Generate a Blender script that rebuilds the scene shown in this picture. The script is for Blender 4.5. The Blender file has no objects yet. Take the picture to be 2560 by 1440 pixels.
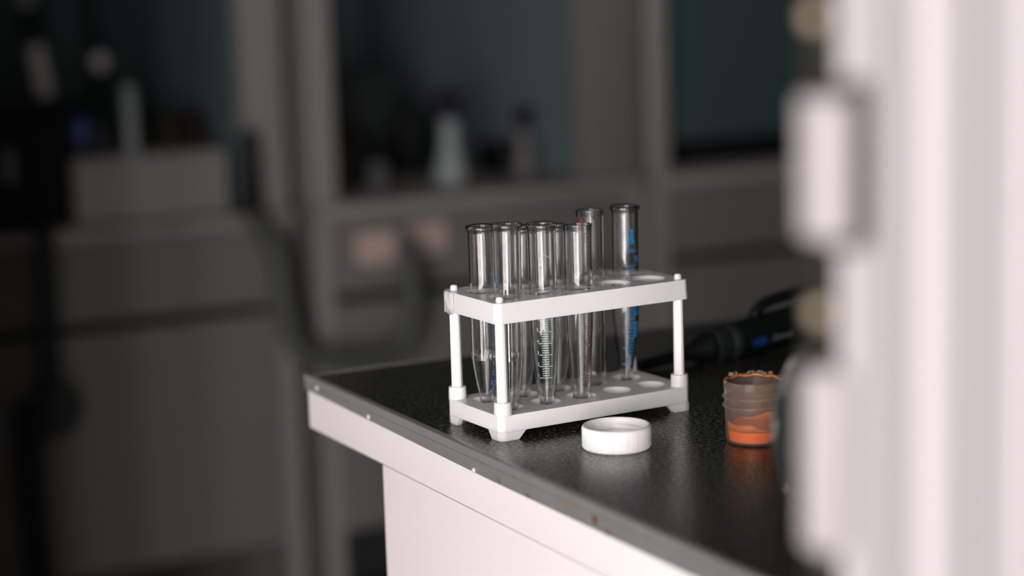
import bpy, bmesh, math, random
from mathutils import Vector, Matrix
random.seed(4)
PI = math.pi
scene = bpy.context.scene
COL = scene.collection

# ------------------------------------------------------------------ camera
ZT = 0.85                      # height of the bench top above the floor (m)
def P(x, y, z=0.0):            # bench millimetres -> metres (origin: back-left corner of the bench top)
    return Vector((x / 1000, y / 1000, z / 1000 + ZT))
cd = bpy.data.cameras.new('camera'); cam = bpy.data.objects.new('camera', cd); COL.objects.link(cam)
cd.sensor_width = 36; cd.sensor_fit = 'HORIZONTAL'; cd.lens = 72.57
cd.clip_start = 0.02; cd.clip_end = 50
r_ = Vector((0.88410, -0.46640, -0.03040)); w_ = Vector((0.45560, 0.87450, -0.16620)).normalized()
r_ = (r_ - w_ * r_.dot(w_)).normalized(); u_ = r_.cross(w_)
M = Matrix((r_, u_, -w_)).transposed().to_4x4(); M.translation = P(-505.3, -1272.1, 284.7)
cam.matrix_world = M
cd.dof.use_dof = True; cd.dof.focus_distance = 1.205; cd.dof.aperture_fstop = 2.8; cd.dof.aperture_blades = 0
scene.camera = cam

# ------------------------------------------------------------------ world, light, exposure
wd = bpy.data.worlds.new('world'); scene.world = wd; wd.use_nodes = True
bg = wd.node_tree.nodes['Background']; bg.inputs[0].default_value = (0.55, 0.75, 0.8, 1); bg.inputs[1].default_value = 0.02
vs = scene.view_settings
vs.view_transform = 'Standard'; vs.look = 'None'; vs.gamma = 1.0; vs.use_curve_mapping = False; vs.exposure = 0.24
WZ0, WZ1 = 0.06, 2.25
WIN = [('left', -3.40, -1.60, 315, 6), ('front', -2.55, -1.38, 190, 4)]      # wall, span along it (m), power (W), number of mullions
for side, a0, a1, pw_, nm_ in WIN:
    ld = bpy.data.lights.new('window_daylight', 'AREA'); ld.shape = 'RECTANGLE'
    ld.size = a1 - a0; ld.size_y = WZ1 - WZ0; ld.energy = pw_; ld.color = (1.0, 0.93, 0.915)
    lo = bpy.data.objects.new('window_daylight', ld); COL.objects.link(lo)
    if side == 'left': lo.location = (-2.62, (a0 + a1) / 2, (WZ0 + WZ1) / 2); lo.rotation_euler = (PI / 2, 0, -PI / 2)
    else: lo.location = ((a0 + a1) / 2, -3.62, (WZ0 + WZ1) / 2); lo.rotation_euler = (PI / 2, 0, 0)
try:
    scene.cycles.use_denoising = True
    scene.cycles.max_bounces = 24; scene.cycles.transmission_bounces = 24; scene.cycles.glossy_bounces = 8
    scene.cycles.diffuse_bounces = 5; scene.cycles.sample_clamp_indirect = 6.0
    scene.cycles.caustics_reflective = True; scene.cycles.caustics_refractive = True; scene.cycles.blur_glossy = 0.3
except Exception: pass

# ------------------------------------------------------------------ materials
def mat(name, col=(.8, .8, .8), rough=.5, metal=0, trans=0, ior=1.5, sss=0, spec=.5, coat=0, noise=None, bump=None):
    m = bpy.data.materials.new(name); m.use_nodes = True; nt = m.node_tree; b = nt.nodes['Principled BSDF']
    b.inputs['Base Color'].default_value = (*col, 1); b.inputs['Roughness'].default_value = rough
    b.inputs['Metallic'].default_value = metal; b.inputs['Transmission Weight'].default_value = trans
    b.inputs['IOR'].default_value = ior; b.inputs['Specular IOR Level'].default_value = spec
    b.inputs['Coat Weight'].default_value = coat
    if sss:
        b.inputs['Subsurface Weight'].default_value = sss; b.inputs['Subsurface Radius'].default_value = (1, .9, .85)
        b.inputs['Subsurface Scale'].default_value = .004
    tc = nt.nodes.new('ShaderNodeTexCoord')
    n = nt.nodes.new('ShaderNodeTexNoise'); nt.links.new(tc.outputs['Object'], n.inputs['Vector'])
    sc_, col2 = noise if noise else (9.0, tuple(c * .93 for c in col))
    n.inputs['Scale'].default_value = sc_; n.inputs['Detail'].default_value = 4
    mx = nt.nodes.new('ShaderNodeMix'); mx.data_type = 'RGBA'
    mx.inputs[6].default_value = (*col, 1); mx.inputs[7].default_value = (*col2, 1)
    nt.links.new(n.outputs['Fac'], mx.inputs[0]); nt.links.new(mx.outputs[2], b.inputs['Base Color'])
    if bump:
        n2 = nt.nodes.new('ShaderNodeTexNoise'); n2.inputs['Scale'].default_value = bump[0]; n2.inputs['Detail'].default_value = 3
        nt.links.new(tc.outputs['Object'], n2.inputs['Vector'])
        bm_ = nt.nodes.new('ShaderNodeBump'); bm_.inputs['Strength'].default_value = bump[1]; bm_.inputs['Distance'].default_value = bump[2]
        nt.links.new(n2.outputs['Fac'], bm_.inputs['Height']); nt.links.new(bm_.outputs[0], b.inputs['Normal'])
    return m
MAT = {}
MAT['pp'] = mat('milky polypropylene', (.73, .72, .72), .2, sss=.5, bump=(160, .08, .0005))
MAT['cap'] = mat('white cap plastic', (.93, .90, .895), .35, sss=.6)
MAT['white_lam'] = mat('white laminate', (.80, .75, .745), .45, noise=(6, (.77, .72, .715)))
MAT['glass'] = mat('clear glass', (1, 1, 1), .0, trans=1, ior=1.49, noise=(3, (.985, .995, .99)), bump=(10, .08, .0006))
MAT['glass_smooth'] = mat('flask glass', (.97, 1, .99), .0, trans=1, ior=1.47, noise=(3, (.96, .99, .985)))
MAT['water'] = mat('water', (.93, .98, .97), .0, trans=1, ior=1.33)
MAT['glass_green'] = mat('green tinted rim glass', (.55, .68, .45), .0, trans=1, ior=1.5)
MAT['blue_ink'] = mat('blue enamel ink', (.008, .18, .46), .4)
MAT['navy_ink'] = mat('dark blue enamel ink', (.05, .13, .36), .4)
MAT['pale_ink'] = mat('pale green enamel ink', (.30, .45, .43), .4)
MAT['brown_ink'] = mat('brown enamel ink', (.13, .04, .025), .5)
MAT['cup'] = mat('translucent cup plastic', (.98, .82, .72), .09, trans=.94, ior=1.2, spec=.6)
MAT['orange'] = mat('orange liquid', (1.0, .22, .0), .2, sss=.1)
MAT['orange_film'] = mat('orange residue', (.75, .24, .03), .3, trans=.3)
MAT['foam'] = mat('soap bubbles', (1, .97, .9), .02, trans=.95, ior=1.2)
MAT['black'] = mat('black plastic', (.004, .006, .006), .45, spec=.25)
MAT['charcoal'] = mat('charcoal enamel', (.016, .020, .020), .6, spec=.25)
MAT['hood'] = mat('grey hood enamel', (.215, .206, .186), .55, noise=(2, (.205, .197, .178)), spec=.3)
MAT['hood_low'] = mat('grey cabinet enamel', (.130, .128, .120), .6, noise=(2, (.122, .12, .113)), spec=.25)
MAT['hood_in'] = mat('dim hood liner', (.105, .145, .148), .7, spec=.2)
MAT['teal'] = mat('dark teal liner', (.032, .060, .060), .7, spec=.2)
MAT['hose'] = mat('grey rubber', (.060, .065, .064), .6, spec=.3)
MAT['paper'] = mat('beige paper', (.42, .32, .28), .8)
MAT['box'] = mat('light grey carton', (.20, .20, .18), .7)
MAT['olive'] = mat('olive brown glass', (.014, .012, .003), .6, spec=.15)
MAT['brown'] = mat('brown plastic', (.014, .009, .005), .6, spec=.15)
MAT['burette'] = mat('burette glass', (.85, .83, .82), .3)
MAT['bluecap'] = mat('blue plastic', (.003, .035, .16), .5)
MAT['darkblue'] = mat('deep blue plastic', (.002, .02, .11), .5)
MAT['purple'] = mat('purple rubber', (.010, .007, .020), .6, spec=.15)
MAT['ltgrey'] = mat('pale grey plastic', (.52, .50, .50), .5)
MAT['midgrey'] = mat('mid grey plastic', (.22, .25, .25), .5)
MAT['steel'] = mat('brushed steel', (.5, .5, .49), .35, metal=1)
MAT['pvc'] = mat('white pvc', (.38, .365, .37), .45, noise=(3, (.37, .36, .365)))
MAT['plate'] = mat('white latch plastic', (.42, .40, .40), .4)
MAT['edge'] = mat('dark brown edge', (.022, .020, .014), .5, spec=.3)
MAT['screw'] = mat('brass screw', (.36, .30, .22), .45, metal=.2)
MAT['floor'] = mat('dark vinyl floor', (.04, .04, .039), .5, spec=.2)
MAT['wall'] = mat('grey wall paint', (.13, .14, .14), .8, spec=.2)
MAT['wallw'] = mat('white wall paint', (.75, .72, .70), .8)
MAT['ceil'] = mat('ceiling paint', (.14, .15, .15), .9)
MAT['tape'] = mat('clear sticky tape', (.80, .78, .77), .18, trans=.35, bump=(220, .8, .002))

def laminate():
    m = bpy.data.materials.new('speckled laminate'); m.use_nodes = True; nt = m.node_tree; b = nt.nodes['Principled BSDF']
    tc = nt.nodes.new('ShaderNodeTexCoord')
    n = nt.nodes.new('ShaderNodeTexNoise'); n.inputs['Scale'].default_value = 430; n.inputs['Detail'].default_value = 5; n.inputs['Roughness'].default_value = .75
    rp = nt.nodes.new('ShaderNodeValToRGB'); e = rp.color_ramp.elements
    e[0].position = .47; e[0].color = (.003, .0035, .003, 1); e[1].position = .63; e[1].color = (.24, .21, .155, 1)
    k = e.new(.535); k.color = (.012, .0115, .010, 1)
    nt.links.new(tc.outputs['Object'], n.inputs['Vector']); nt.links.new(n.outputs['Fac'], rp.inputs[0]); nt.links.new(rp.outputs[0], b.inputs['Base Color'])
    b.inputs['Roughness'].default_value = .30
    sp = nt.nodes.new('ShaderNodeMapRange'); nt.links.new(n.outputs['Fac'], sp.inputs[0]); sp.inputs[1].default_value = .44; sp.inputs[2].default_value = .56; sp.inputs[3].default_value = .12; sp.inputs[4].default_value = .85; nt.links.new(sp.outputs[0], b.inputs['Specular IOR Level'])
    n2 = nt.nodes.new('ShaderNodeTexNoise'); n2.inputs['Scale'].default_value = 420; nt.links.new(tc.outputs['Object'], n2.inputs['Vector'])
    bp = nt.nodes.new('ShaderNodeBump'); bp.inputs['Strength'].default_value = .25; bp.inputs['Distance'].default_value = .0004
    nt.links.new(n2.outputs['Fac'], bp.inputs['Height']); nt.links.new(bp.outputs[0], b.inputs['Normal'])
    return m
MAT['laminate'] = laminate()

def strip_mat():
    m = mat('aluminium edging', (.20, .205, .205), .38, metal=.35, noise=(40, (.27, .27, .26)))
    nt = m.node_tree; b = nt.nodes['Principled BSDF']; src = b.inputs['Base Color'].links[0].from_socket
    tc = nt.nodes.new('ShaderNodeTexCoord'); nz = nt.nodes.new('ShaderNodeTexNoise'); nz.inputs['Scale'].default_value = 260
    nt.links.new(tc.outputs['Object'], nz.inputs['Vector'])
    for y, z, rad, c in ((-388.5, -7.3, 3.0, (.15, .042, .008)), (-401, -12.0, 2.6, (.19, .075, .02)), (-316, -12.4, 2.6, (.18, .09, .04)), (-282, -11.2, 2.4, (.23, .14, .06)),
                         (-300, -4, 1.8, (.24, .17, .09)), (-362, -5.2, 3.0, (.30, .22, .15)), (-180, -11.4, 2.4, (.3, .2, .08)), (-262, -5, 2.0, (.24, .19, .12))):
        vm = nt.nodes.new('ShaderNodeVectorMath'); vm.operation = 'DISTANCE'
        nt.links.new(tc.outputs['Object'], vm.inputs[0]); vm.inputs[1].default_value = (-.0014, y / 1000, z / 1000)
        ad = nt.nodes.new('ShaderNodeMath'); ad.operation = 'MULTIPLY_ADD'; nt.links.new(nz.outputs['Fac'], ad.inputs[0]); ad.inputs[1].default_value = rad / 1000; nt.links.new(vm.outputs['Value'], ad.inputs[2])
        mr = nt.nodes.new('ShaderNodeMapRange'); nt.links.new(ad.outputs[0], mr.inputs[0])
        mr.inputs[1].default_value = rad * .9 / 1000; mr.inputs[2].default_value = rad * 1.6 / 1000; mr.inputs[3].default_value = 1; mr.inputs[4].default_value = 0
        mx = nt.nodes.new('ShaderNodeMix'); mx.data_type = 'RGBA'; nt.links.new(mr.outputs[0], mx.inputs[0]); nt.links.new(src, mx.inputs[6]); mx.inputs[7].default_value = (*c, 1)
        src = mx.outputs[2]
    nt.links.new(src, b.inputs['Base Color'])
    return m
MAT['strip'] = strip_mat()

# ------------------------------------------------------------------ helpers (all local coordinates in mm, objects placed in m)
MM = .001
def add_box(bm, x0, x1, y0, y1, z0, z1, bev=0):
    vs_ = [bm.verts.new((x * MM, y * MM, z * MM)) for x, y, z in ((x0, y0, z0), (x1, y0, z0), (x1, y1, z0), (x0, y1, z0), (x0, y0, z1), (x1, y0, z1), (x1, y1, z1), (x0, y1, z1))]
    fs = [bm.faces.new([vs_[i] for i in f]) for f in ((3, 2, 1, 0), (4, 5, 6, 7), (0, 1, 5, 4), (1, 2, 6, 5), (2, 3, 7, 6), (3, 0, 4, 7))]
    if bev:
        es = list({e for f in fs for e in f.edges})
        bmesh.ops.bevel(bm, geom=es, offset=bev * MM, segments=3, affect='EDGES', profile=.5)
def add_lathe(bm, prof, seg=64, ox=0, oy=0, mod=None):
    rings = []
    for r, z in prof:
        if r < 1e-4: rings.append([bm.verts.new((ox * MM, oy * MM, z * MM))])
        else:
            rings.append([bm.verts.new(((ox + (r + (mod(a, r, z) if mod else 0)) * math.cos(a)) * MM, (oy + (r + (mod(a, r, z) if mod else 0)) * math.sin(a)) * MM, z * MM))
                          for a in (2 * PI * i / seg for i in range(seg))])
    for A, B in zip(rings, rings[1:]):
        if len(A) == 1 and len(B) == 1: continue
        for i in range(seg):
            j = (i + 1) % seg
            if len(A) == 1: bm.faces.new((A[0], B[j], B[i]))
            elif len(B) == 1: bm.faces.new((A[i], A[j], B[0]))
            else: bm.faces.new((A[i], A[j], B[j], B[i]))
def add_prism(bm, pts, z0, z1, pts1=None):
    pts1 = pts1 or pts
    a = [bm.verts.new((x * MM, y * MM, z0 * MM)) for x, y in pts]; b = [bm.verts.new((x * MM, y * MM, z1 * MM)) for x, y in pts1]
    n = len(pts)
    for i in range(n): bm.faces.new((a[i], a[(i + 1) % n], b[(i + 1) % n], b[i]))
    bm.faces.new(a[::-1]); bm.faces.new(b)
def rrect(x0, x1, y0, y1, r, n=8):
    o = []
    for cx, cy, a0 in ((x1 - r, y1 - r, 0), (x0 + r, y1 - r, PI / 2), (x0 + r, y0 + r, PI), (x1 - r, y0 + r, 1.5 * PI)):
        for i in range(n + 1):
            a = a0 + PI / 2 * i / n; o.append((cx + r * math.cos(a), cy + r * math.sin(a)))
    return o
def add_tube(bm, pts, r, seg=16, cap=True):
    pts = [Vector(p) * MM for p in pts]; R = r if isinstance(r, (list, tuple)) else [r] * len(pts); rings = []
    up = Vector((0, 0, 1))
    for i, p in enumerate(pts):
        t = (pts[min(i + 1, len(pts) - 1)] - pts[max(i - 1, 0)]).normalized()
        if abs(t.dot(up)) > .95: up = Vector((1, 0, 0))
        n = t.cross(up).normalized(); b = n.cross(t).normalized(); up = b
        rings.append([bm.verts.new(p + (n * math.cos(a) + b * math.sin(a)) * R[i] * MM) for a in (2 * PI * k / seg for k in range(seg))])
    for A, B in zip(rings, rings[1:]):
        for k in range(seg): bm.faces.new((A[k], A[(k + 1) % seg], B[(k + 1) % seg], B[k]))
    if cap: bm.faces.new(rings[0][::-1]); bm.faces.new(rings[-1])
def add_sphere(bm, x, y, z, r, sx=1, sy=1, sz=1, seg=20):
    bmesh.ops.create_uvsphere(bm, u_segments=seg, v_segments=seg // 2, radius=r * MM, matrix=Matrix.Translation((x * MM, y * MM, z * MM)) @ Matrix.Diagonal((sx, sy, sz, 1)))
def smoothpath(pts, n=8):
    out = []
    P_ = [Vector(p) for p in pts]; P_ = [P_[0] * 2 - P_[1]] + P_ + [P_[-1] * 2 - P_[-2]]
    for i in range(1, len(P_) - 2):
        for k in range(n):
            t = k / n; a, b, c, d = P_[i - 1:i + 3]
            out.append(.5 * ((2 * b) + (c - a) * t + (2 * a - 5 * b + 4 * c - d) * t * t + (3 * b - a - 3 * c + d) * t ** 3))
    out.append(P_[-2]); return out
def obj(name, bm, m, parent=None, loc=None, rotz=0, smooth=True, angle=35, recalc=True):
    if recalc: bmesh.ops.recalc_face_normals(bm, faces=bm.faces)
    me = bpy.data.meshes.new(name); bm.to_mesh(me); bm.free()
    me.materials.append(MAT[m] if isinstance(m, str) else m)
    if smooth:
        me.polygons.foreach_set('use_smooth', [True] * len(me.polygons)); me.set_sharp_from_angle(angle=math.radians(angle))
    o = bpy.data.objects.new(name, me); COL.objects.link(o)
    if parent: o.parent = parent
    if loc is not None: o.location = loc
    if rotz: o.rotation_euler = (0, 0, rotz)
    return o
def tag(o, label=None, cat=None, group=None, kind=None):
    if label: o['label'] = label
    if cat: o['category'] = cat
    if group: o['group'] = group
    if kind: o['kind'] = kind
    return o
def thing(name, loc, label, cat, rotz=0, group=None):
    o = bpy.data.objects.new(name, None); o.empty_display_size = .02; COL.objects.link(o)
    o.location = loc; o.rotation_euler = (0, 0, rotz); return tag(o, label, cat, group)
def N(): return bmesh.new()
def boxobj(name, x0, x1, y0, y1, z0, z1, m, parent=None, bev=0, loc=P(0, 0, 0)):
    bm = N(); add_box(bm, x0, x1, y0, y1, z0, z1, bev)
    return obj(name, bm, m, parent, loc if parent is None else None, smooth=bool(bev))
def struct(name, x0, x1, y0, y1, z0, z1, m):
    return tag(boxobj(name, x0, x1, y0, y1, z0, z1, m), kind='structure')
def boolean(o, cutters, op='DIFFERENCE'):
    for c in cutters:
        md = o.modifiers.new('b', 'BOOLEAN'); md.operation = op; md.object = c; md.solver = 'EXACT'
    bpy.context.view_layer.update()
    me = bpy.data.meshes.new_from_object(o.evaluated_get(bpy.context.evaluated_depsgraph_get()))
    mt = o.data.materials[0]; o.modifiers.clear(); o.data = me
    if not me.materials: me.materials.append(mt)
    me.materials[0] = mt
    me.polygons.foreach_set('use_smooth', [True] * len(me.polygons)); me.set_sharp_from_angle(angle=math.radians(32))
    for c in cutters: bpy.data.objects.remove(c, do_unlink=True)

# ------------------------------------------------------------------ room (z in mm relative to the bench top; floor at -850)
FZ = -850
struct('floor', -2600, 2600, -3700, 2100, FZ - 50, FZ, 'floor')
struct('ceiling', -2600, 2600, -3700, 2100, 1850, 1900, 'ceil')
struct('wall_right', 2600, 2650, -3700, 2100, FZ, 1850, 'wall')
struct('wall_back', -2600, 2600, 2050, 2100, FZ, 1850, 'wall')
# the two walls with the windows the daylight comes through, left of and behind the camera
wz0, wz1 = (WZ0 - ZT) * 1000, (WZ1 - ZT) * 1000
for k, (side, a0, a1, pw_, nm_) in enumerate(WIN):
    a0 *= 1000; a1 *= 1000; wf = N(); wn = N()
    def wb(bm, u0, u1, d0, d1, z0, z1):
        if side == 'left': add_box(bm, -2600 - d1, -2600 - d0, u0, u1, z0, z1)
        else: add_box(bm, u0, u1, -3600 - d1, -3600 - d0, z0, z1)
    e0, e1 = (-3700, 2100) if side == 'left' else (-2600, 2600)
    wb(wf, e0, a0, 0, 50, FZ, 1850); wb(wf, a1, e1, 0, 50, FZ, 1850); wb(wf, a0, a1, 0, 50, FZ, wz0); wb(wf, a0, a1, 0, 50, wz1, 1850)
    tag(obj('wall_' + side, wf, 'wallw', loc=P(0, 0), smooth=False), kind='structure')
    for i in range(nm_):
        x = a0 + (a1 - a0) * i / (nm_ - 1); w2 = (60, 95, 130, 75, 130, 60)[i] if side == 'left' else (40, 70, 110, 40)[i]
        wb(wn, max(x - w2, a0), min(x + w2, a1), -5, 18, wz0, wz1)
    for z in (wz0, wz1 - 40): wb(wn, a0, a1, -4, 17, z, z + 40)
    tag(obj('window_%d' % (k + 1), wn, 'pvc', loc=P(0, 0), smooth=False), kind='structure')
# partition the open door is hinged to, and a pier added to shade the left background (both outside the frame)
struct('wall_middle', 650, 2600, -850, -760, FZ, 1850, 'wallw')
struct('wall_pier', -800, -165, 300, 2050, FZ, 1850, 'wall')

# white door leaf in the right foreground
door = thing('door_1', P(0, 0, FZ), 'white grooved door leaf blurred in the right foreground, dark edge with white plates', 'door')
door['kind'] = 'structure'
pts = [(-155, -795), (-153, -799), (-145.5, -800), (-143, -798.6), (-134, -798.6), (-131, -797.2), (-127, -797.2), (-124, -802), (-115, -803), (-112, -801.8), (-94, -801.8), (-92, -804.5),
       (-40, -804.5), (-38, -802), (640, -802), (640, -782), (-155, -782)]
pts = [(x + 9.5, y + 6.5) for x, y in pts]
bm = N(); add_prism(bm, pts, 0, 2090); obj('leaf', bm, 'pvc', door, smooth=False)
bm = N(); add_box(bm, -147, -145.5, -789, -774.5, 2, 2088); obj('edge_band', bm, 'edge', door, smooth=False)['label'] = 'dark brown edge band'
bm = N(); add_box(bm, -147.2, -138, -794.2, -788, 193 - FZ, 242 - FZ, .8); obj('mortise', bm, 'edge', door)['label'] = 'dark recess plate on the front'
for z0, z1, y0, y1 in ((196.5, 238, -798, -782), (103, 158, -795, -782.5)):
    bm = N(); add_box(bm, -155.8, -147, y0, y1, z0 - FZ, z1 - FZ, 1.8); k = obj('latch_plate', bm, 'plate', door); k['label'] = 'white rounded latch plate'
for z, y in ((173.5, -781.5), (260, -780)):
    bm = N(); add_sphere(bm, -147.4, y, z - FZ, 3.6, sx=.9); k = obj('screw', bm, 'screw', door); k['label'] = 'brass coloured domed screw'

# ------------------------------------------------------------------ the bench
bench = thing('base_cabinet', P(0, 0, FZ), 'white laminate base cabinet carrying the dark speckled worktop', 'cabinet')
boxobj('side_panel', 0.3, 18, -690, -119, 0, 813.4, 'white_lam', bench, .4)
boxobj('back_panel', 18, 1782, -137, -119, 0, 813.4, 'white_lam', bench)
boxobj('side_panel', 1782, 1800, -690, -119, 0, 813.4, 'white_lam', bench)
boxobj('front_panel', 18, 1782, -690, -672, 80, 813.4, 'white_lam', bench)
top = thing('worktop', P(0, 0, 0), 'dark grey speckled laminate worktop with metal edging, white underneath', 'worktop')
boxobj('board', 0, 1820, -700, 0, -36, -.8, 'white_lam', top, .6)
boxobj('laminate_surface', 1.5, 1818.5, -698.5, -1.5, -.8, 0, 'laminate', top)
# aluminium edging: an L profile with a rounded nose along the open edges
def lprof(w=3.2, h=9.6):
    return [(w, .5), (w - .5, .9), (-.6, .9), (-1.5, .4), (-1.8, -.6), (-1.8, -4.0), (-.9, -4.4), (-.9, -4.7), (-1.4, -5.0), (-1.4, -h + .6), (-1.1, -h), (0, -h), (0, 0), (w, 0)]
bm = N(); pr = lprof(); n = len(pr)
a = [bm.verts.new((x * MM, 0.0018, z * MM)) for x, z in pr]; m_ = [bm.verts.new((x * MM, -.270, z * MM * (1.34 if z < -5.5 else 1))) for x, z in pr]; b = [bm.verts.new((x * MM, -.700, z * MM * (1.42 if z < -5.5 else 1))) for x, z in pr]
for i in range(n): bm.faces.new((a[i], a[(i + 1) % n], m_[(i + 1) % n], m_[i])); bm.faces.new((m_[i], m_[(i + 1) % n], b[(i + 1) % n], b[i]))
bm.faces.new(a); bm.faces.new(b[::-1]); es = obj('edge_strip', bm, 'strip', top); es['label'] = 'grey metal edging with rust spots'
bm = N()
a = [bm.verts.new((0.0, -(x) * MM, z * MM)) for x, z in pr]; b = [bm.verts.new((1.82, -(x) * MM, z * MM)) for x, z in pr]
for i in range(n): bm.faces.new((a[i], a[(i + 1) % n], b[(i + 1) % n], b[i]))
bm.faces.new(a); bm.faces.new(b[::-1]); obj('edge_strip', bm, 'strip', top)
for y, z in ((-20, -5), (-104, -8.6), (-251, -11.4), (-520, -6)):
    bm = N(); add_sphere(bm, -1.6, y, z, 1.7, sx=.5, seg=16); s = obj('screw', bm, 'ltgrey', es); s['label'] = 'pale screw head'

# ------------------------------------------------------------------ test tube rack
TH = math.radians(2.667); RB = P(25.3, -237.7, 0)
rack = thing('test_tube_rack', RB, 'white plastic ten-hole test tube rack standing on the speckled worktop', 'rack', TH)
L_, W_ = 124, 54; HX = (12, 37, 62, 87, 112); HY = (14, 40)
ZP1, ZP0 = 80.6, 68.8
bm = N(); add_prism(bm, rrect(-5.4, L_ + 5.4, -5.4, W_ + 5.4, 4.4), ZP0, ZP1, rrect(-4.9, L_ + 4.9, -4.9, W_ + 4.9, 4.2))
plate = obj('top_plate', bm, 'pp', rack)
bm = N(); add_prism(bm, rrect(-3.2, L_ + 3.2, -3.2, W_ + 3.2, 3), ZP0 - 2, ZP1 - 2.2); c0 = obj('c', bm, 'pp', rack)
bm = N()
for hx in HX:
    for hy in HY: add_lathe(bm, [(0, ZP0 - 5), (9.7, ZP0 - 5), (9.7, ZP1 - .7), (10.4, ZP1 + .01), (10.4, ZP1 + 5), (0, ZP1 + 5)], 64, hx, hy)
add_lathe(bm, [(0, ZP0 - 5), (2.3, ZP0 - 5), (2.3, ZP1 + 5), (0, ZP1 + 5)], 24, L_ - 1, W_ - 1)
c1 = obj('c', bm, 'pp', rack)
boolean(plate, [c0, c1])
bm = N()
add_prism(bm, rrect(-4.9, L_ + 4.9, -4.9, W_ + 4.9, 4.2), 5.2, 15)
base = obj('base_plate', bm, 'pp', rack)
bm = N()
for hx in HX:
    for hy in HY:
        add_lathe(bm, [(0, 11.0), (2.5, 11.05), (5, 11.5), (7, 12.6), (8.3, 13.9), (9.1, 15), (9.1, 18), (0, 18)], 64, hx, hy)
c1 = obj('c', bm, 'pp', rack); boolean(base, [c1])
for sx, sy in ((0, 0), (1, 0), (0, 1), (1, 1)):
    def q(x, y): return (x if sx == 0 else L_ - x, y if sy == 0 else W_ - y)
    o0 = [q(x, y) for x, y in ((-4.6, -1), (-3.8, -3.8), (-1, -4.6), (7.6, -4.6), (7.6, -1.5), (-1.5, 6.0), (-4.6, 6.0))]
    o1 = [q(x, y) for x, y in ((-4.9, -1), (-3.9, -3.9), (-1, -4.9), (12.5, -4.9), (12.5, -1.5), (-1.5, 9.5), (-4.9, 9.5))]
    bm = N(); add_prism(bm, o0, 0, 5.3, o1); obj('foot', bm, 'pp', rack, smooth=False)
for x, y in ((0, 0), (L_, 0), (0, W_)):
    bm = N(); add_lathe(bm, [(0, 15), (3.45, 15), (3.35, 50), (3.2, ZP1 - 1), (2.4, ZP1 - .4), (2.1, ZP1 + 2.7), (1.4, ZP1 + 3.3), (0, ZP1 + 3.4)], 14, x, y, mod=lambda a, r, z: .25 * math.cos(4 * a) if r > 2.9 else 0)
    obj('post', bm, 'pp', rack, angle=20)
    bm = N(); add_lathe(bm, [(0, 14.6), (5.4, 14.6), (5.3, 20), (5.15, 22.0), (4.8, 22.4), (0, 22.4)], 40, x, y); obj('collar', bm, 'pp', rack)
bm = N(); add_lathe(bm, [(0, 14), (2.2, 14), (1.9, 19), (1.4, 24.5), (.8, 25.2), (0, 25.3)], 20, L_ + 3, W_ + .5); obj('pin', bm, 'pp', rack)['label'] = 'bare tapered pin without its post'
# tape round the left corner of the top plate
bm = N(); R1 = rrect(-5.75, L_ + 5.75, -5.75, W_ + 5.75, 4.7)
seq = [(16, W_ + 5.75), (8, W_ + 5.75)] + [p for p in R1 if p[0] < 0 and p[1] > W_] + [(-5.75, W_ - 4), (-5.7, W_ - 9)]
prev = None
for i, (x, y) in enumerate(seq):
    zb = ZP0 - 1.0 + .9 * math.sin(i * 2.1); fl = .35
    c = [bm.verts.new((x * MM, y * MM, z * MM)) for z in (zb, ZP0 + 4, ZP1 - 1.5, ZP1 + .15)]
    c[3].co.x += .35 * MM if x < 0 else 0
    if prev:
        for k in range(3): bm.faces.new((prev[k], c[k], c[k + 1], prev[k + 1]))
    prev = c
tp = obj('adhesive_tape', bm, 'tape', rack); tp['label'] = 'wrinkled clear tape on the corner'
md = tp.modifiers.new('s', 'SOLIDIFY'); md.thickness = .00012

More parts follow.
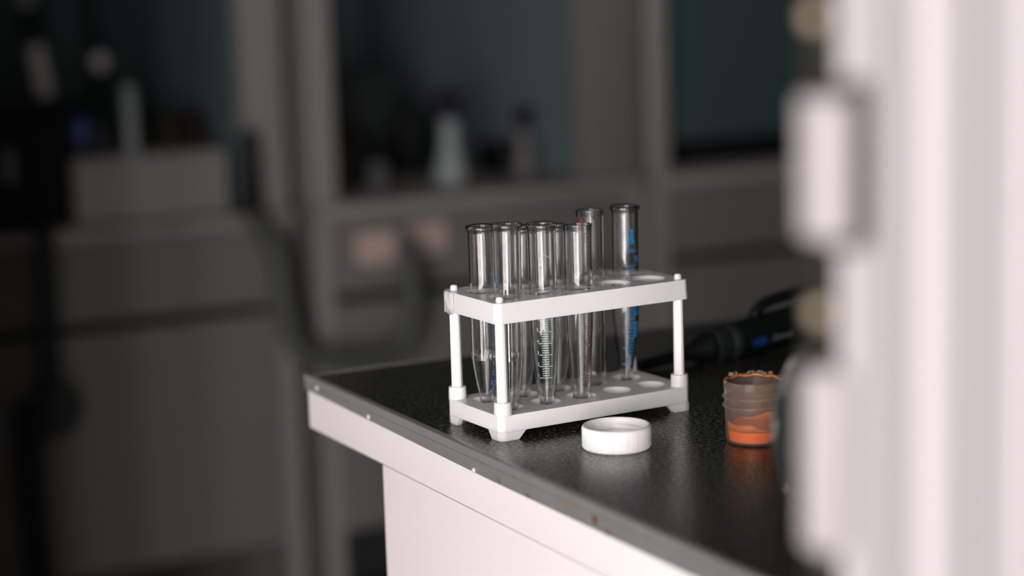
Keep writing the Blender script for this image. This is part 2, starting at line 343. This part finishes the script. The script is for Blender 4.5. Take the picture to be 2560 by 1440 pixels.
# ------------------------------------------------------------------ test tubes
CAMPHI = math.atan2(-1.07, -.6) - TH
def text_bm(txt, size):
    cu = bpy.data.curves.new('t', 'FONT'); cu.body = txt; cu.size = size; cu.align_x = 'CENTER'; cu.resolution_u = 3
    o = bpy.data.objects.new('t', cu); COL.objects.link(o); bpy.context.view_layer.update()
    me = bpy.data.meshes.new_from_object(o.evaluated_get(bpy.context.evaluated_depsgraph_get()))
    out = ([v.co.copy() for v in me.vertices], [list(p.vertices) for p in me.polygons])
    bpy.data.objects.remove(o, do_unlink=True); bpy.data.meshes.remove(me); return out
class Wrap:
    def __init__(s, rf, phi): s.bm = N(); s.rf = rf; s.phi = phi
    def v(s, x, z):
        r = s.rf(z) + .07; a = s.phi + x / max(r, 3); return s.bm.verts.new((r * math.cos(a) * MM, r * math.sin(a) * MM, z * MM))
    def rect(s, x0, x1, z0, z1):
        n = max(2, int((x1 - x0) / .8)); A = [s.v(x0 + (x1 - x0) * i / n, z0) for i in range(n + 1)]; B = [s.v(x0 + (x1 - x0) * i / n, z1) for i in range(n + 1)]
        for i in range(n): s.bm.faces.new((A[i], A[i + 1], B[i + 1], B[i]))
    def text(s, txt, size, x, z):
        vs_, fs = text_bm(txt, size); V = [s.v(x + p.x, z + p.y) for p in vs_]
        for f in fs:
            try: s.bm.faces.new([V[i] for i in f])
            except ValueError: pass
    def ring(s, x, z, r, w, a0=0, a1=2 * PI, n=36):
        A = [s.v(x + r * math.cos(a0 + (a1 - a0) * i / n), z + r * math.sin(a0 + (a1 - a0) * i / n)) for i in range(n + 1)]
        B = [s.v(x + (r - w) * math.cos(a0 + (a1 - a0) * i / n), z + (r - w) * math.sin(a0 + (a1 - a0) * i / n)) for i in range(n + 1)]
        for i in range(n): s.bm.faces.new((A[i], A[i + 1], B[i + 1], B[i]))
    def poly(s, pts): s.bm.faces.new([s.v(x, z) for x, z in pts])
    def scale(s, z0, z1, nmaj, nmin, wmaj, wmin, h=.34, nums=None, nx=-4.4, size=3.0):
        for i in range(nmaj + 1):
            z = z0 + (z1 - z0) * i / nmaj; s.rect(-wmaj / 2, wmaj / 2, z - h / 2, z + h / 2)
            if nums: s.text(nums[i % len(nums)], size, nx, z + .4)
            if i < nmaj:
                for k in range(1, nmin):
                    zz = z + (z1 - z0) / nmaj * k / nmin; s.rect(-wmin / 2, wmin / 2, zz - h / 2, zz + h / 2)
def tube(loc2, top2, ztop, r, zc, rb, lip, ink=None, dphi=0, style=None, label='', wall=1.15, rnd=False, zb=11.3):
    """loc2/top2: rack-local mm of the foot and of the mouth; heights in rack z."""
    H = ztop - zb; c = zc - zb
    t = thing('test_tube', Vector((0, 0, 0)), label, 'test tube', group='glass test tubes in the white rack')
    Rm = Matrix.Translation(RB) @ Matrix.Rotation(TH, 4, 'Z')
    a = Rm @ (Vector((*loc2, zb)) * MM); b = Rm @ (Vector((*top2, ztop)) * MM)
    t.location = a; t.rotation_mode = 'QUATERNION'
    t.rotation_quaternion = (b - a).normalized().to_track_quat('Z', 'Y') @ Matrix.Rotation(0, 3, 'Z').to_quaternion()
    t.rotation_mode = 'XYZ'; e = (b - a).normalized(); t.rotation_euler = (-math.asin(e.y), math.asin(e.x), 0)
    def rf(z):
        if rnd:
            return r if z > r else math.sqrt(max(r * r - (r - z) ** 2, 0))
        if z >= c: return r
        k = z / c; k = max(k, 0)
        s = rb + (r - rb) * (1 - (1 - k) ** 1.4)
        return min(s, r) if z > 2.5 else min(s, rb * math.sqrt(max(1 - ((2.5 - z) / 2.6) ** 2, 0)) if z < 2.5 else s)
    out = [(0, 0)] + [(rf(z), z) for z in ([.15, .5, 1, 1.7, 2.5] if not rnd else [.2, .8, 1.8, 3, 4.5, 6.5])]
    zz = 8.0 if not rnd else r
    while zz < c - 1 and not rnd: out.append((rf(zz), zz)); zz += 5
    if not rnd: out += [(rf(c - .8), c - .8), (r, c + 1.5)]
    else: out.append((r, r))
    if not rnd: out += [(r, c + 3), (r, c + 4)]
    out += [(r, c + (H - c) * .5)] if not rnd else [(r, r + 1.5), (r, H * .5)]
    out += [(r, H - 6), (r, H - 4.6)]
    if lip > 0:
        out += [(r, H - 3.6), (r + .25, H - 2.9), (r + lip * .8, H - 2.3), (r + lip, H - 1.5), (r + lip * .95, H - .6), (r + lip * .5, H - .1), (r - .1, H), (r - wall + .2, H - .4)]
    else:
        out += [(r, H - 1.4), (r + .35, H - .7), (r + .25, H - .15), (r - .3, H), (r - wall, H - .4)]
    inn = [(r - wall, H - 1.6), (r - wall, H - 2.6), (r - wall, H - 4)]
    zs = []
    zz = H - 20
    while zz > max(c, 10): zs.append(zz); zz -= 30
    if not rnd:
        zs += [c + 4, c + 3, c + 1.5, c - .8]; zz = c - 6
        while zz > 6: zs.append(zz); zz -= 5
        zs += [4.2]
        inn += [(max(rf(z) - wall, .6), z) for z in zs] + [(max(rf(3.4) - wall, .5) * .8, 3.0), (.3 * rb, 2.3), (0, 2.1)]
    else:
        inn += [(r - wall, z) for z in zs] + [(r - wall, r + 1.5)] + [((r - wall) * math.cos(k), r - (r - wall) * math.sin(k)) for k in (0, .25, .5, .75, 1.0, 1.25, 1.45)] + [(0, wall)]
    bm = N(); add_lathe(bm, out + inn, 72)
    obj('glass_body', bm, 'glass', t, angle=60)
    if style:
        w = Wrap(rf, CAMPHI + TH + math.radians(dphi)); style(w, H, c)
        k = obj('graduation_scale', w.bm, ink[0], t, recalc=False, smooth=False); k['label'] = ink[1]
    return t
def st_f2(w, H, c):
    w.ring(0.5, H - 22, 4.0, .25, 0.2, 2.2)
    w.text('N', 2.4, -1.2, H - 22.5); w.text('10', 2.2, -1.2, H - 26)
    for z in (H - 37.5, H - 39.5, H - 41.5): w.rect(-3.6 if z == H - 37.5 else -1.8, 3.6 if z == H - 37.5 else 2.6, z, z + .28)
    w.scale(19, 68, 7, 5, 8.2, 4.2, .36, nums=['1', '2', '3', '4', '5', '6', '7', '8'], nx=-4.7, size=2.8)
def st_b5(w, H, c):
    w.ring(-.6, H - 18.5, 4.6, .38, 1.2, 3.6); w.ring(-.6, H - 18.5, 4.6, .38, 4.2, 5.6)
    w.poly([(-.55, H - 15.6), (.95, H - 15.6), (.95, H - 18.6), (2.1, H - 20.6), (2.1, H - 22), (1.0, H - 23), (-.7, H - 23), (-1.9, H - 22), (-1.9, H - 20.6), (-.55, H - 18.6)])
    w.rect(-.9, 1.4, H - 15.4, H - 14.4)
    w.text('10ml', 4.0, .2, H - 28.3)
    w.rect(3.0, 5.6, H - 34.6, H - 30.4)
    w.scale(13, 75, 6, 5, 10.4, 5.6, .40, nums=['1', '2', '3', '4', '5', '6', '7'], nx=5.2, size=4.2)
    w.rect(1.6, 5.4, 44, 60); w.rect(1.8, 5.0, 30, 40)
def st_b1(w, H, c):
    w.ring(0, H - 30, 3.6, .4, 0, 3.0); w.rect(-1.8, -.8, H - 36, H - 26)
    w.text('10ml', 3.6, -.3, H - 36); w.text('20', 3.4, -.3, H - 41); w.rect(-1.6, 1.6, H - 46, H - 43.5)
    w.scale(8, 62, 9, 5, 6.5, 3.8, .5, nums=['1', '2', '3', '4', '5', '6', '7', '8', '9', '10'], nx=-3.0, size=3.2)
def st_f3(w, H, c):
    for x0, x1, z0, z1 in ((-2.6, 2.6, H - 5.3, H - 5), (-2.6, 2.6, H - 10.3, H - 10), (-2.6, -2.3, H - 10, H - 5), (2.3, 2.6, H - 10, H - 5)): w.rect(x0, x1, z0, z1)
    w.text('TC', 3.2, 0, H - 9.2)
    for k, s in enumerate(('20', 'C', 'ml', '15', '5')): w.text(s, 2.6, .4, H - 14 - k * 3.5)
    w.scale(10, H - 36, 7, 5, 4.6, 2.8, .42, nums=['1', '2', '5', '4', '5', '6', '7', '8'], nx=-2.6, size=3.2)
def st_b4(w, H, c):
    w.rect(-3.6, 1.2, H - 9, H - 3.8); w.rect(1.8, 3.2, H - 9, H - 4)
INK = {'pale': ('pale_ink', 'pale green ruled scale'), 'blue': ('blue_ink', 'bright blue ruled scale and flask emblem'), 'navy': ('navy_ink', 'dark blue ruled scale'), 'brown': ('brown_ink', 'brown ruled scale'), 'lab': ('brown_ink', 'brown printed patch')}
tube((111.8, 40), (112.9, 39.6), 122.6, 8.3, 58, 3.0, 1.15, INK['blue'], 27, st_b5, 'tall conical glass tube with bright blue scale and flask emblem, far right of the rack')
tube((87, 40), (88.1, 40.2), 122.2, 8.6, 20, 3, 0, INK['lab'], -50, st_b4, 'taller round-bottomed lipless glass tube with brown patch below its mouth', rnd=True, zb=12)
tube((62, 40), (62.8, 39.2), 115.4, 8.2, 44, 3.4, 1.0, label='plain glass tube in the back row half hidden just right of the pale-scaled one')
tube((37.3, 40), (38.6, 38.6), 116.8, 8.0, 42, 3.2, 1.0, label='plain glass tube in the back row, almost hidden behind the two left front tubes')
tube((12, 40), (11.6, 39.3), 120.1, 8.2, 40, 3.2, 1.15, INK['navy'], 60, st_b1, 'glass tube with dark blue scale at the far left of the rack, back row')
tube((62, 14), (62.7, 14.4), 118.5, 8.55, 70, 5.0, 0, INK['brown'], 45, st_f3, 'thin-rimmed glass tube with brown scale down its right side, front row')
tube((38.0, 14), (37.7, 14.2), 121.6, 8.5, 58, 4.0, .9, INK['pale'], 4, st_f2, 'glass tube with pale green scale facing forward, middle of the front row')
tube((13, 14), (14.2, 14.2), 123.6, 8.3, 42, 3.4, 1.2, label='unmarked thick-rimmed glass tube nearest the front left rack post')

# ------------------------------------------------------------------ screw cap
cap = thing('screw_cap', P(70.1, -290.0, 0), 'white ribbed plastic screw cap lying open side up before the rack', 'cap')
nr = 104
bm = N(); add_lathe(bm, [(0, 0), (18.3, 0), (19.0, .4), (19.3, 1.2), (19.35, 11.6), (19.3, 12.6), (18.9, 13.1), (18.2, 13.2), (17.7, 12.8), (17.4, 11.5), (17.3, 3.4), (16.6, 2.4), (0, 2.2)], nr * 4, mod=lambda a, r, z: (.34 * (1 if math.sin(nr * a) > 0 else -1) if (r > 19.2 and 1 < z < 12) else 0))
obj('shell', bm, 'cap', cap, angle=40)
bm = N(); add_lathe(bm, [(13.5, 2.1), (13.4, 5.0), (12.9, 5.3), (12.4, 5.0), (12.3, 2.1)], 96); obj('sealing_ring', bm, 'cap', cap)
bm = N(); hx = []
for i in range(140):
    a = i / 139 * 2.2 * PI + .4; hx.append((17.2 * math.cos(a), 17.2 * math.sin(a), 6.2 + 3.2 * i / 139))
add_tube(bm, hx, .45, 8); obj('inner_thread', bm, 'cap', cap)

# ------------------------------------------------------------------ specimen cup
cup = thing('specimen_cup', P(141.7, -322.0, 0), 'small open translucent cup with a little orange liquid, beside the round flask', 'cup')
bm = N(); add_lathe(bm, [(0, 0), (14.5, 0), (15.6, .4), (16.0, 1.4), (16.5, 21), (16.6, 29.5), (16.9, 35.2), (16.7, 36), (16.1, 36), (15.9, 35), (15.5, 21), (15.1, 2.2), (14.4, 1.3), (0, 1.2)], 96)
obj('wall', bm, 'cup', cup, angle=50)
for k, (z, r) in enumerate(((27.2, 17.0), (22.0, 17.0))):
    bm = N(); ring = [(r * math.cos(a), r * math.sin(a), z + .5 * math.cos(a)) for a in (2 * PI * i / 72 for i in range(73))]
    add_tube(bm, ring, .75, 10); obj('screw_thread', bm, 'cup', cup)
bm = N(); add_lathe(bm, [(0, 1.35), (14.2, 1.45), (14.95, 2.3), (15.2, 7.6), (14.8, 8.0), (0, 7.8)], 72); obj('liquid', bm, 'orange', cup)['label'] = 'bright orange liquid in the bottom'
bm = N(); seg = 80; pv = None
for i in range(seg + 1):
    a = 2 * PI * i / seg; zt = 11 + 2 * math.sin(a * 2 + 1) + 1.2 * math.sin(a * 5); zb = 8
    c = [bm.verts.new(((15.12 + .009 * z) * math.cos(a) * MM, (15.12 + .009 * z) * math.sin(a) * MM, z * MM)) for z in (zb, (zb + zt) / 2, zt)]
    if pv:
        for k in range(2): bm.faces.new((pv[k], c[k], c[k + 1], pv[k + 1]))
    pv = c
fl = obj('dried_film', bm, 'orange_film', cup); fl['label'] = 'orange film drying on the inside'; md = fl.modifiers.new('s', 'SOLIDIFY'); md.thickness = .0002; md.offset = -1
bm = N(); arc = [(15.7 * math.cos(a), 15.7 * math.sin(a), 34.9 + .3 * math.sin(9 * a)) for a in (-.7 + 3.5 * i / 50 for i in range(51))]
add_tube(bm, arc, [.45 + .35 * abs(math.sin(i * .5)) for i in range(51)], 8); obj('rim_residue', bm, 'orange_film', cup)['label'] = 'orange residue along the rim'
bm = N()
for i in range(34):
    a = .2 + 1.9 * random.random(); r = 15.6 + random.uniform(-.8, .8); add_sphere(bm, r * math.cos(a), r * math.sin(a), 35.6 + random.uniform(0, 1.6), random.uniform(.5, 1.25), seg=12)
tag(obj('foam', bm, 'foam', cup), kind='stuff')

# ------------------------------------------------------------------ black pipette lying on the bench
a = P(187.3, -121.1, 3.6); b = P(309.8, -116.1, 15.5); d = (b - a).normalized()
pip = thing('pipette', a, 'black pipette lying behind the rack with a blue patch and pale lettering', 'pipette')
pip.rotation_euler = d.to_track_quat('X', 'Z').to_euler()
def lx(bm, prof, seg=40):
    m = Matrix.Rotation(PI / 2, 4, 'Y'); b2 = N(); add_lathe(b2, prof, seg); b2.transform(m); me = bpy.data.meshes.new('x'); b2.to_mesh(me); b2.free(); bm.from_mesh(me); bpy.data.meshes.remove(me)
bm = N(); lx(bm, [(0, 0), (3.0, 0), (3.5, .6), (3.9, 12), (4.2, 36)] + [(4.2, 36), (0, 36)]); obj('tip', bm, 'black', pip)
bm = N(); lx(bm, [(0, 35), (4.6, 35), (6.0, 42), (10.5, 54), (11, 56), (11, 60), (0, 60)]); obj('cone', bm, 'black', pip)
bm = N(); lx(bm, [(0, 59), (10.6, 59), (12.4, 60), (12.6, 65), (11.6, 67), (11.6, 72), (12.6, 73), (12.6, 77), (0, 77)]); obj('collar', bm, 'charcoal', pip)
bm = N(); lx(bm, [(0, 76), (12.2, 76), (13, 82), (13.4, 120), (13.8, 190), (12, 215), (0, 215)]); obj('handle', bm, 'black', pip)
bm = N(); add_tube(bm, smoothpath([(100, 6, 9), (104, 6, 15), (114, 6, 19), (135, 6, 20), (160, 6, 20)]), 4.0, 14); obj('finger_hook', bm, 'black', pip)
# printed patch and letters on the handle, facing the room's front
def onhandle(x, s, r=13.75):        # s: arc length mm on the handle surface, 0 = facing -Y
    a_ = -PI / 2 + .05 + s / r; return (x * MM, r * math.cos(a_ + PI / 2 - PI / 2) * MM, r * math.sin(a_ + PI / 2 - PI / 2) * MM)
def hv(bm, x, s, r=13.9):
    a_ = PI + .1 - s / r; return bm.verts.new((x * MM, r * math.cos(a_) * MM, r * math.sin(a_) * MM))
bm = N(); g = [[hv(bm, x, s) for s in (-3, -1, 1, 3)] for x in (84, 88, 92, 96)]
for i in range(3):
    for j in range(3): bm.faces.new((g[i][j], g[i + 1][j], g[i + 1][j + 1], g[i][j + 1]))
obj('brand_patch', bm, 'bluecap', pip, recalc=False)['label'] = 'blue printed patch'
vs_, fs = text_bm('diomed', 6.0); bm = N(); V = [hv(bm, 110 + p.x, p.y - 1.6) for p in vs_]
for f_ in fs:
    try: bm.faces.new([V[i] for i in f_])
    except ValueError: pass
obj('lettering', bm, 'midgrey', pip, recalc=False, smooth=False)['label'] = 'pale blurred lettering'

# ------------------------------------------------------------------ round glass flask and a stopper in the right foreground
fk = thing('round_flask', P(87, -524.4, 0), 'large round glass flask half hidden behind the white door edge', 'flask')
R0 = 61; zc_ = 62
prof = [(0, 1.0)] + [(R0 * math.sin(t), zc_ - R0 * math.cos(t)) for t in [PI * i / 48 for i in range(7, 43)]]
prof[0] = (0, prof[1][1] - 1.0 + 1.0)
rn = prof[-1][0]; zn = prof[-1][1]
prof += [(rn * .82, zn + 6), (rn * .78, zn + 14), (rn * .78, zn + 80), (rn * .95, zn + 82), (rn * .95, zn + 84), (rn * .7, zn + 84), (rn * .7, zn + 6)]
prof += [(rn * .78, zn + 1)] + [((R0 - 1.8) * math.sin(t), zc_ - (R0 - 1.8) * math.cos(t)) for t in [PI * i / 48 for i in range(42, 6, -1)]]
prof += [(0, prof[-1][1])]
zmin = min(z for r, z in prof); prof = [(r, z - zmin + .05) for r, z in prof]
bm = N(); add_lathe(bm, prof, 96); obj('glass_body', bm, 'glass_smooth', fk, angle=60)
RW = R0 - 1.75; pw_ = [(RW * math.sin(t), zc_ - zmin + .05 - RW * math.cos(t)) for t in [PI * i / 48 for i in range(7, 33)]]
bm = N(); add_lathe(bm, [(0, pw_[0][1])] + pw_ + [(0, pw_[-1][1])], 96); obj('water', bm, 'water', fk, angle=60)['label'] = 'clear water filling the flask body'
stp = thing('glass_stopper', P(91.6, -429.9, 0), 'small clear glass stopper lying on the worktop beside the round flask', 'stopper')
bm = N(); add_sphere(bm, 0, 0, 6.2, 6.2, sx=1.15, sy=.8); obj('knob', bm, 'glass_smooth', stp)
bm = N(); add_tube(bm, [(3, 3, 6.4), (14, 9, 5.4), (24, 15, 4.4)], [3.2, 4.6, 3.6], 20); obj('plug', bm, 'glass_smooth', stp)

# ------------------------------------------------------------------ fume hoods in the background
HYF = 1200; HYB = 1950
def hood(x0, x1, pl, pr, label, liner, low='hood_low', right='hood'):
    h = thing('fume_hood', P(0, 0, FZ), label, 'fume hood', group=None)
    def b(n, *a, **k): return boxobj(n, a[0], a[1], a[2], a[3], a[4] - FZ, a[5] - FZ, a[6], h, **k)
    b('upright', x0, x0 + pl, HYF, HYB, -47, 1300, 'hood', bev=4)
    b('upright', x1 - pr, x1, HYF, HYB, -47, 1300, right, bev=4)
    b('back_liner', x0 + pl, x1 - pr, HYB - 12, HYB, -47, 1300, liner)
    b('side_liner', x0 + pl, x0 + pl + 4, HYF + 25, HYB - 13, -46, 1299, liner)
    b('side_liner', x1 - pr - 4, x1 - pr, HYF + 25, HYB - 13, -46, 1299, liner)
    b('top_panel', x0, x1, HYF, HYB, 1300, 1320, 'hood')
    b('bench_slab', x0, x1, HYF - 18, HYB, -67, -47, 'hood', bev=5)
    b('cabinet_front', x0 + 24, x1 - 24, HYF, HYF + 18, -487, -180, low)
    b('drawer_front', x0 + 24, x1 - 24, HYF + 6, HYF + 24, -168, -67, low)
    b('side_panel', x0, x0 + 24, HYF + 2, HYB, FZ, -67, 'hood')
    b('side_panel', x1 - 24, x1, HYF + 2, HYB, FZ, -67, 'hood')
    b('bottom_shelf', x0 + 24, x1 - 24, HYF + 18, HYB - 20, -487, -470, 'charcoal')
    return h
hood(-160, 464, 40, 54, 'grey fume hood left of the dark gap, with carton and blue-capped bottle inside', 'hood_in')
hood(497, 997, 36, 97, 'grey fume hood right of the dark gap, with two stoppered flasks inside', 'hood_in', right='hood_low')  # darker enamel on the right upright stands in for light falling off there
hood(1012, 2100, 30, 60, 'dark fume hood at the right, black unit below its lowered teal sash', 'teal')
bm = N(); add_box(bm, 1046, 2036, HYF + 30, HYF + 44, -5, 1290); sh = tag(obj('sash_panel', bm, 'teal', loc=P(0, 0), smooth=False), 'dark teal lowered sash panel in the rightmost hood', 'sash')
bm = N(); add_box(bm, 1050, 1500, HYF + 60, HYF + 400, -47, 40, 4); tag(obj('instrument_case', bm, 'black', loc=P(0, 0)), 'low black instrument case on the rightmost hood bench under the sash', 'instrument')

# things in the left hood
def at(x, y, z): return P(x, y, z)
c_ = thing('carton', P(292, 1330, -47), 'pale grey carton with dark bottles on its lid, in the left hood', 'box')
boxobj('carton_body', -99, 97, -110, 110, 0, 75, 'box', c_, 2); boxobj('carton_lid', -100, 98, -111, 111, 75, 81, 'box', c_, 2)
for i, (x, w, h_, m, lb) in enumerate(((232, 12, 36, 'charcoal', 'short black bottle on the left end of the carton'), (252, 20, 46, 'black', 'black bottle standing behind the pale cylinder on the carton'),
                               (300, 20, 46, 'black', 'black bottle in the middle of the carton lid'), (342, 20, 48, 'olive', 'olive brown bottle on the carton, second from the right end'), (376, 15, 46, 'brown', 'dark brown bottle at the right end of the carton'))):
    t = thing('reagent_bottle', P(x, 1300, 34), lb, 'bottle', group='bottles on the carton')
    bm = N(); add_lathe(bm, [(0, 0), (w, 0), (w, h_ * .7), (w * .5, h_ * .85), (0, h_ * .85)], 32); obj('bottle_body', bm, m, t)
    bm = N(); add_lathe(bm, [(0, h_ * .85), (w * .55, h_ * .85), (w * .55, h_), (0, h_)], 24); obj('bottle_cap', bm, 'black', t)
t = thing('measuring_cylinder', P(272, 1240, 34), 'pale grey upright plastic cylinder on the front edge of the carton', 'cylinder')
bm = N(); add_lathe(bm, [(0, 0), (16, 0), (16, 3), (9, 5), (9, 84), (10, 86), (0, 86)], 32); obj('cylinder_body', bm, 'midgrey', t)
bm = N(); add_lathe(bm, [(0, 86), (9, 86), (9, 108), (0, 110)], 32); obj('stopper', bm, 'charcoal', t)
t = thing('bench_instrument', P(130, 1330, -47), 'black bulky instrument at the left edge, on the left hood bench', 'instrument')
boxobj('housing', -130, 56, -110, 110, 0, 128, 'black', t, 6); boxobj('head', -20, 100, -50, 60, 128, 150, 'black', t, 8)
bm = N(); add_lathe(bm, [(0, 0), (5, 0), (7, 3), (7, 38), (5, 42), (0, 42)], 24); k = obj('side_lamp', bm, 'midgrey', t); k.location = (-.021, -.118, .058); k['label'] = 'pale oval cover'
t = thing('wash_bottle', P(190, 1195, 34), 'dark bottle with blue cap standing before the black instrument', 'bottle')
t.location = P(212, 1250, 34)
bm = N(); add_lathe(bm, [(0, 0), (18, 0), (18, 12), (12, 18), (0, 18)], 32); obj('bottle_body', bm, 'black', t)
bm = N(); add_lathe(bm, [(0, 18), (15, 18), (15, 46), (11, 50), (0, 50)], 32); obj('bottle_cap', bm, 'darkblue', t)['label'] = 'deep blue cap'
st = thing('retort_stand', P(222, 1420, -47), 'thin retort stand with pale round clamp knob, behind the carton', 'stand')
st.location = P(312, 1560, -47)
boxobj('stand_base', -60, 60, -30, 60, 0, 10, 'charcoal', st, 2)
bm = N(); add_lathe(bm, [(0, 8), (4, 8), (4, 560), (0, 560)], 16); obj('rod', bm, 'charcoal', st)
bm = N(); add_sphere(bm, 6, -50, 184, 12.5); obj('clamp_knob', bm, 'ltgrey', st)['label'] = 'pale round knob'  # pale diffuse colour stands in for the highlight on a shiny ball
sr = thing('burette', P(236, 1500, -47), 'slanted pale glass burette at the upper left, above the black instrument', 'burette')
bm = N(); add_tube(bm, [(0, 0, 137), (-10, 0, 212)], 12, 20); obj('lower_tube', bm, 'burette', sr)
bm = N(); add_tube(bm, [(-10, 0, 213), (-17, 0, 262)], 9, 20); obj('middle_tube', bm, 'charcoal', sr)
bm = N(); add_tube(bm, [(-17, 0, 263), (-30, 0, 360)], 11, 20); obj('upper_tube', bm, 'ltgrey', sr)
bm = N(); add_tube(bm, [(4, 0, 0), (0, 0, 137)], 4, 12); obj('support_rod', bm, 'charcoal', sr)

# hanging nozzle with its loop of grey hose
hs = thing('rinsing_hose', P(0, 0, 0), 'thick grey hose hanging in a loop from a black nozzle on the hood upright', 'hose')
bm = N(); hp = smoothpath([(402, 1168, -44), (408, 1155, -62), (418, 1135, -95), (422, 1128, -150), (428, 1126, -195), (446, 1125, -225), (490, 1122, -240), (545, 1122, -242), (580, 1124, -230), (597, 1126, -195), (601, 1132, -145), (601, 1138, -112), (604, 1145, -88)]); nh = len(hp)
add_tube(bm, hp, [13.5 if i < nh - 10 else 13.5 - 1.1 * (i - nh + 10) for i in range(nh)], 20)
obj('hose_body', bm, 'hose', hs)
bm = N(); add_lathe(bm, [(0, 0), (11, 0), (14, 10), (13, 85), (9, 105), (0, 108)], 32); k = obj('nozzle', bm, 'black', hs); k.location = (.400, 1.168, -.046)
bm = N(); add_lathe(bm, [(0, 0), (12.5, 0), (12.5, 18), (0, 18)], 32); k = obj('nozzle_ring', bm, 'brown', hs); k.location = (.4005, 1.167, -.050)
# pale notices on the right lower cabinet
for x0, x1, z0, z1, lb in ((556, 612, -132, -90, 'beige paper notice on the hood drawer, left of the hose end'), (634, 688, -126, -84, 'beige paper notice on the hood drawer, right of the hose end')):
    bm = N(); add_box(bm, x0, x1, HYF + 4.8, HYF + 5.6, z0, z1); tag(obj('paper_notice', bm, 'paper', loc=P(0, 0), smooth=False), lb, 'notice', 'paper notices on the drawer')
# dark pipe with a round valve at the far left
pp = thing('valve_pipe', P(0, 0, 0), 'dark upright pipe with a round hand valve before the left cabinet', 'pipe')
bm = N(); add_tube(bm, [(129, 1150, -40), (124, 1150, -262)], 12, 20); obj('upper_pipe', bm, 'charcoal', pp)
bm = N(); add_tube(bm, [(92, 1150, -250), (98, 1150, -849)], 15, 20); obj('lower_pipe', bm, 'charcoal', pp)
bm = N(); add_lathe(bm, [(0, -8), (28, -8), (32, -4), (32, 4), (28, 8), (0, 8)], 40); bm.transform(Matrix.Rotation(PI / 2, 4, 'X')); k = obj('valve_wheel', bm, 'charcoal', pp); k.location = (.122, 1.130, -.257)

# things in the right hood
def conical(x, y, s, lb, bodymat, hz=1.0):
    t = thing('conical_flask', P(x, y, -47), lb, 'flask', group='stoppered flasks in the right hood')
    bm = N(); add_lathe(bm, [(0, 0), (21 * s, 0), (23 * s, 4 * s), (22 * s, 16 * s), (15 * s, 42 * s), (12 * s, 55 * s), (12 * s, 84 * s * hz), (13 * s, 86 * s * hz), (0, 86 * s * hz)], 40); obj('flask_body', bm, bodymat, t)
    bm = N(); add_lathe(bm, [(0, 80 * s * hz), (12 * s, 86 * s * hz), (17 * s, 90 * s * hz), (18 * s, 122 * s * hz), (0, 126 * s * hz)], 32); obj('stopper', bm, 'purple', t)['label'] = 'dark purple stopper'
conical(740, 1290, 1.06, 'pale conical flask with dark purple stopper, left one in the right hood', 'midgrey')
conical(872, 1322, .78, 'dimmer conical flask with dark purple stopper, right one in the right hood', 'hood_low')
for x0, x1, z1, y, m, lb in ((566, 596, 74, 1300, 'olive', 'dark green narrow box at the left end of the right hood'), (598, 655, 66, 1340, 'black', 'low black box left of the pale conical flask'),
                          (735, 775, 96, 1430, 'black', 'black box standing between the two conical flasks'), (842, 895, 44, 1320, 'black', 'low black box right of the dimmer conical flask'), (650, 750, 150, 1480, 'charcoal', 'tall charcoal box behind the pale conical flask')):
    bm = N(); add_box(bm, x0, x1, y, y + 90, -47, -47 + z1, 3); tag(obj('equipment_box', bm, m, loc=P(0, 0)), lb, 'box')
t = thing('small_beaker', P(618, 1262, -47), 'small grey beaker standing before the low black box', 'beaker')
bm = N(); add_lathe(bm, [(0, 0), (13, 0), (14, 2), (14, 40), (15, 42), (13, 42), (12.6, 4), (0, 3)], 32); obj('beaker_body', bm, 'hose', t)
